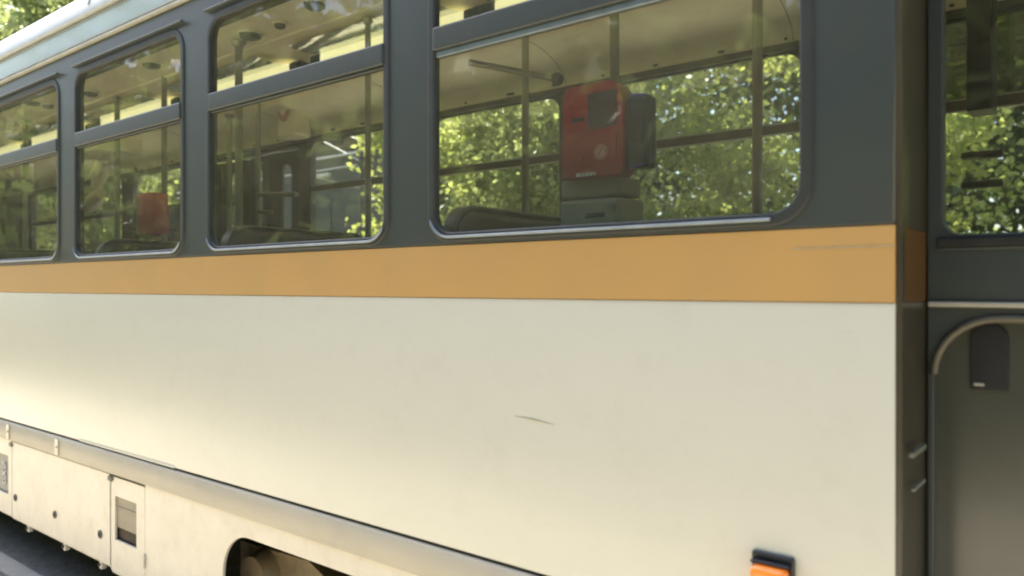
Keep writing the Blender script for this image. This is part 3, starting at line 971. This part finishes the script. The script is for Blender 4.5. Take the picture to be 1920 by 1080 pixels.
for n_, (a, b) in enumerate(((XR + .004, .42), (.44, 1.24))):
    c = (a + b) / 2
    hw = (b - a) / 2
    dl = part('door_leaf', c, YD, .45)
    z = lambda s: Hd(s) - .45
    top = hz(.415) - .45
    arch = rrect(at(1752, YD) - c if n_ == 0 else -hw + .07, hw - .07, z(-.30), z(-.022), (.03, .03, .13, .13), 8)
    gx0 = at(1768, YD) - c if n_ == 0 else -hw + .06
    plate('door_frame', rrect(-hw, hw, 0, top, .01, 3), [rrect(gx0, hw - .06, z(.0375), top - .08, .04, 6), arch], 0, .04, M['dark'], dl, bevel=.004)
    plate('window_pane', rrect(gx0 - .005, hw - .055, z(.0365), top - .075, .04, 6), [], .02, 0, M['glass_far'], dl)
    box('window_seal', gx0 - .01, hw - .05, -.010, -.001, z(.0285), z(.0345), M['rubber'], dl, .003)
    box('seal_strip', gx0 - .01, hw - .05, -.006, -.001, z(.0262), z(.0280), M['dalu'], dl, .001)
    box('door_trim', gx0 - .03, hw - .01, -.010, -.001, z(-.0142), z(-.0105), M['trim'], dl, .003)
    bm = bmesh.new()
    ar = arch
    add_tube(bm, [(p[0], -.004, p[1]) for p in ar], .009, 8)
    o = bm_obj('arch_bead', bm, M['seatshell'], dl)
    smooth_by_angle(o.data, 60)
    pl_ = plate('lower_panel', rrect(arch[0][0] - .03 if False else gx0 - .02, hw - .06, z(-.305), z(-.018), (.03, .03, .13, .13), 8), [], .022, .01, M['doorpanel'], dl, bevel=.002)
    hx0 = at(1817, YD) - c if n_ == 0 else -hw + .25
    plate('lower_recess', rrect(hx0, hx0 + .075, z(-.073), z(-.026), (.008, .008, .034, .034), 6), [], .014, .006, M['black'], dl, bevel=.002)
    box('recess_catch', hx0 + .008, hx0 + .028, .008, .0135, z(-.0695), z(-.0675), M['trim'], dl, .001)
T(box('door_step', XR, 1.3, D + .02, YD + .05, .36, .42, M['under'], bev=.01))
# front part of the side beyond the door
T(box('front_side_panel', 1.27, XF, D, D + .04, .40, hz(.448), M['white'], bev=.01))
# dark display cabinet hanging inside by the far window
Y = 3.35
db = part('display_cabinet', at(1835, Y), Y, zat(1835, 206, Y))
wv = (at(1862, Y) - at(1812, Y)) / 2
box('cabinet_shell', -wv, wv, 0, .14, 0, 1.0, M['black'], db, .008)
tube('cable', [(-wv - .03, .05, .30), (wv + .01, .04, .32)], .006, M['pole'], db, 6)
for py in (290, 345):
    Yb = 3.3
    T(box('hand_grip', at(1800, Yb), at(1880, Yb), Yb, Yb + .05, zat(1840, py + 6, Yb), zat(1840, py - 8, Yb), M['inner'], bev=.01))

# ================================================================== OUTSIDE BEYOND THE TRAM
def leaf_cloud(pts, size, jitter=.35, drop=.35, elong=1.5):
    """numpy arrays for folded diamond leaves round the given centres"""
    n = len(pts)
    rng = np.random.default_rng(len(pts) + int(size * 1e4))
    a = rng.uniform(0, 2 * np.pi, n)
    t = rng.normal(0, .55, n) - drop
    d = np.stack([np.cos(a) * np.cos(t), np.sin(a) * np.cos(t), np.sin(t)], 1)
    r_ = rng.normal(size=(n, 3))
    s_ = np.cross(d, r_)
    s_ /= np.linalg.norm(s_, axis=1)[:, None] + 1e-9
    nn = np.cross(d, s_)
    L = size * rng.uniform(1 - jitter, 1 + jitter, n)[:, None]
    w_ = L / elong * .5
    p0 = pts
    p1 = pts + d * L * .45 + s_ * w_ + nn * L * .06
    p2 = pts + d * L
    p3 = pts + d * L * .45 - s_ * w_ + nn * L * .06
    V = np.stack([p0, p1, p2, p3], 1).reshape(-1, 3)
    return V


def leaves_obj(name, V, m, parent=None):
    me = bpy.data.meshes.new(name)
    nq = len(V) // 4
    me.vertices.add(len(V))
    me.vertices.foreach_set('co', V.astype(np.float32).ravel())
    me.loops.add(nq * 4)
    me.loops.foreach_set('vertex_index', np.arange(nq * 4, dtype=np.int32))
    me.polygons.add(nq)
    me.polygons.foreach_set('loop_start', np.arange(0, nq * 4, 4, dtype=np.int32))
    me.polygons.foreach_set('loop_total', np.full(nq, 4, dtype=np.int32))
    me.update()
    me.validate()
    return mesh_obj(name, me, m, parent)


def tree(X, Y, height, spread, n, size, m, label, seed, z0=1.0, trunk_r=.12, group='trees beyond the tram', droop=.35, nm='tree', clump=.45):
    rng = np.random.default_rng(seed)
    t = empty(nm, (X, Y, -.06), label, 'tree' if nm == 'tree' else 'shrub', group)
    # trunk with limbs
    bm = bmesh.new()
    rnd = random.Random(seed)
    pts = [(0, 0, 0)]
    x = y = 0
    for k in range(1, 7):
        x += rnd.uniform(-.1, .1); y += rnd.uniform(-.1, .1)
        pts.append((x, y, height * .85 * k / 6))
    add_tube(bm, pts, [trunk_r * (1 - .8 * k / 6) for k in range(7)], 10)
    tips = []
    nl = 16
    for k in range(nl):
        f = rnd.uniform(.18, .92)
        zb = height * .85 * f
        i = min(int(f * 6), 5)
        bx = pts[i][0]; by = pts[i][1]
        a = rnd.uniform(0, 6.283)
        ln = spread * (1.05 - .55 * f) * rnd.uniform(.6, 1.0)
        q = [(bx, by, zb)]
        for s_ in range(1, 5):
            q.append((bx + math.cos(a) * ln * s_ / 4 + rnd.uniform(-.1, .1), by + math.sin(a) * ln * s_ / 4 + rnd.uniform(-.1, .1), zb + ln * .45 * (s_ / 4) + rnd.uniform(-.1, .1)))
        rad = trunk_r * .42 * (1 - .5 * f)
        add_tube(bm, q, [rad, rad * .8, rad * .6, rad * .4, rad * .2], 6)
        tips += q[1:]
    o = bm_obj('trunk', bm, M['bark'], t)
    smooth_by_angle(o.data, 60)
    # clump centres through the crown volume
    nc = max(30, n // 230)
    C = []
    while len(C) < nc:
        p = rng.uniform(-1, 1, 3)
        if (p ** 2).sum() > 1:
            continue
        # push towards the skin
        p = p / (np.linalg.norm(p) + 1e-6) * (np.linalg.norm(p) ** .55)
        q = np.array([p[0] * spread, p[1] * spread, z0 + (height - z0) * (.5 + .5 * p[2])])
        q[:2] *= .75 + .35 * math.sin(q[2] * 1.7 + seed) * .5 + .2
        C.append(q)
    C = np.array(C + [np.array(q) for q in tips if q[2] > z0 * .7])
    idx = rng.integers(0, len(C), n)
    sc = rng.uniform(.5, 1.3, len(C))[idx][:, None]
    P = C[idx] + rng.normal(size=(n, 3)) * np.array([clump, clump, clump * .75]) * sc * .50
    leaves_obj('crown', leaf_cloud(P, size, drop=droop), m, t)
    return t


# near row right behind the far windows
tree(-5.6, 8.6, 7.0, 2.2, 30000, .086, M['leafB'], 'leafy tree seen through the large window right of the red ticket machine', 3, z0=-.2)
tree(-2.6, 9.4, 7.4, 2.2, 27000, .088, M['leafA'], 'yellow-green tree seen in the doorway window at the right edge', 5, z0=.2)
tree(-7.9, 10.6, 7.4, 2.0, 27000, .088, M['leafB'], 'bushy green tree seen left of the red ticket machine', 11, z0=-.2)
tree(-6.0, 7.0, 4.9, .70, 8500, .075, M['leafA'], 'slender bright yellow-green sapling left of the red ticket machine', 13, z0=.3, trunk_r=.05, clump=.3)
tree(-7.45, 6.6, 4.9, .30, 2200, .085, M['leafA'], 'thin sapling with bright leaves at the edge of the third window', 17, z0=.6, trunk_r=.03, clump=.22)
tree(-5.2, 7.2, 5.6, 1.1, 7500, .078, M['leafA'], 'light green tree with bright top leaves above the black reader box', 19, z0=1.9, trunk_r=.07, clump=.35)
tree(-20.0, 8.4, 11.5, 3.4, 13000, .19, M['leafB'], 'tall tree rising over the roof at the top left', 23, z0=1.0, trunk_r=.22, clump=.7)
tree(-26.5, 10.5, 13.5, 3.8, 12000, .22, M['leafA'], 'tall yellow-green tree behind the rear of the tram', 29, z0=1.0, trunk_r=.25, clump=.8)
tree(-17.8, 14.0, 9.0, 2.8, 10000, .18, M['leafC'], 'dark tree standing behind the steel shelter', 31, z0=.3, trunk_r=.2, clump=.6)
tree(-30.0, 6.0, 7.0, 2.4, 8000, .16, M['leafA'], 'lower light green tree beyond the leftmost window', 37, z0=.2, trunk_r=.15, clump=.6)
tree(1.5, 11.0, 7.5, 2.6, 9000, .14, M['leafB'], 'green tree beyond the front of the tram', 41, z0=.3, clump=.5)


def hedge(name, X0, X1, Y0, Y1, z0, z1, n, size, m, seed, label):
    rng = np.random.default_rng(seed)
    nc = 3000
    C = np.stack([rng.uniform(X0, X1, nc), rng.uniform(Y0, Y1, nc), rng.uniform(z0, z1, nc)], 1)
    C[:, 2] *= .8 + .2 * np.sin(C[:, 0] * .6 + seed) + .1 * np.sin(C[:, 0] * 1.7)
    idx = rng.integers(0, nc, n)
    P = C[idx] + rng.normal(size=(n, 3)) * .55
    o = leaves_obj(name, leaf_cloud(P, size), m)
    o['label'] = label
    o['category'] = 'foliage'
    o['kind'] = 'stuff'
    return o


hedge('far_wood', -62, 20, 19, 24, 0, 13, 200000, .30, M['leafC'], 51, 'dark mass of woodland foliage beyond the tram windows')
hedge('undergrowth', -40, 12, 12, 15, -.3, 1.8, 50000, .12, M['leafB'], 53, 'low green undergrowth beneath the trees beyond the tram')
# behind the lens: the wooded edge that the paint and glass mirror
hedge('hedge', -45, 26, -12.5, -7.0, -.2, 9.8, 150000, .52, M['leafC'], 57, 'wooded hedge along the other side of the path')
# verge grass
rng = np.random.default_rng(5)
n = 30000
P = np.stack([rng.uniform(-30, 14, n), rng.uniform(6.4, 13, n), np.full(n, -.06)], 1)
g = leaves_obj('grass', leaf_cloud(P, .17, drop=-1.1, elong=9), M['grass'])
g['kind'] = 'stuff'
g['label'] = 'rough grass verge beyond the tram track'
g['category'] = 'grass'
P = np.stack([rng.uniform(-30, 14, 20000), rng.uniform(-6, -2.7, 20000), np.full(20000, -.06)], 1)
g = leaves_obj('grass', leaf_cloud(P, .15, drop=-1.1, elong=9), M['grass'])
g['kind'] = 'stuff'
g['label'] = 'rough grass verge between path and hedge'
g['category'] = 'grass'

# steel shelter seen through the third window
sh = empty('steel_shelter', (-10.6, 7.5, 0), 'dark clad shelter with pale steel beams and braces seen through the third window', 'shelter')
box('back_wall', -3.4, 1.75, 1.5, 1.6, -.05, 5.6, M['shed'], sh, .0)
for k in range(6):
    box('wall_panel', -3.4 + k * .86, -2.57 + k * .86, 1.46, 1.498, -.02, 3.1, M['shed'], sh, .01)
for k in range(6):
    box('roof_panel', -3.4 + k * .86, -2.57 + k * .86, .2, 1.55, 4.62, 4.66, M['shed'], sh, .01)
box('beam', -3.2, 1.65, -.02, .02, 3.625, 3.655, M['steel'], sh, .006)
box('beam', -3.2, 1.65, -.02, .02, 3.445, 3.465, M['steel'], sh, .006)
box('bracket', .6, 1.0, -.03, .03, 3.35, 3.40, M['steel'], sh, .006)
tube('brace', [(.5, .0, 4.05), (1.6, .0, 3.56), (1.68, 0, 3.52)], .011, M['steel'], sh, 8)
tube('brace', [(1.2, .1, 4.0), (1.68, .1, 3.80)], .012, M['steel'], sh, 8)
tube('brace', [(.4, .05, 3.42), (1.7, .05, 3.10)], .006, M['steel'], sh, 8)
for X in (-2.9, 1.72):
    tube('post', [(X, 0, -.05), (X, 0, 4.6)], .03, M['dalu'], sh, 8)
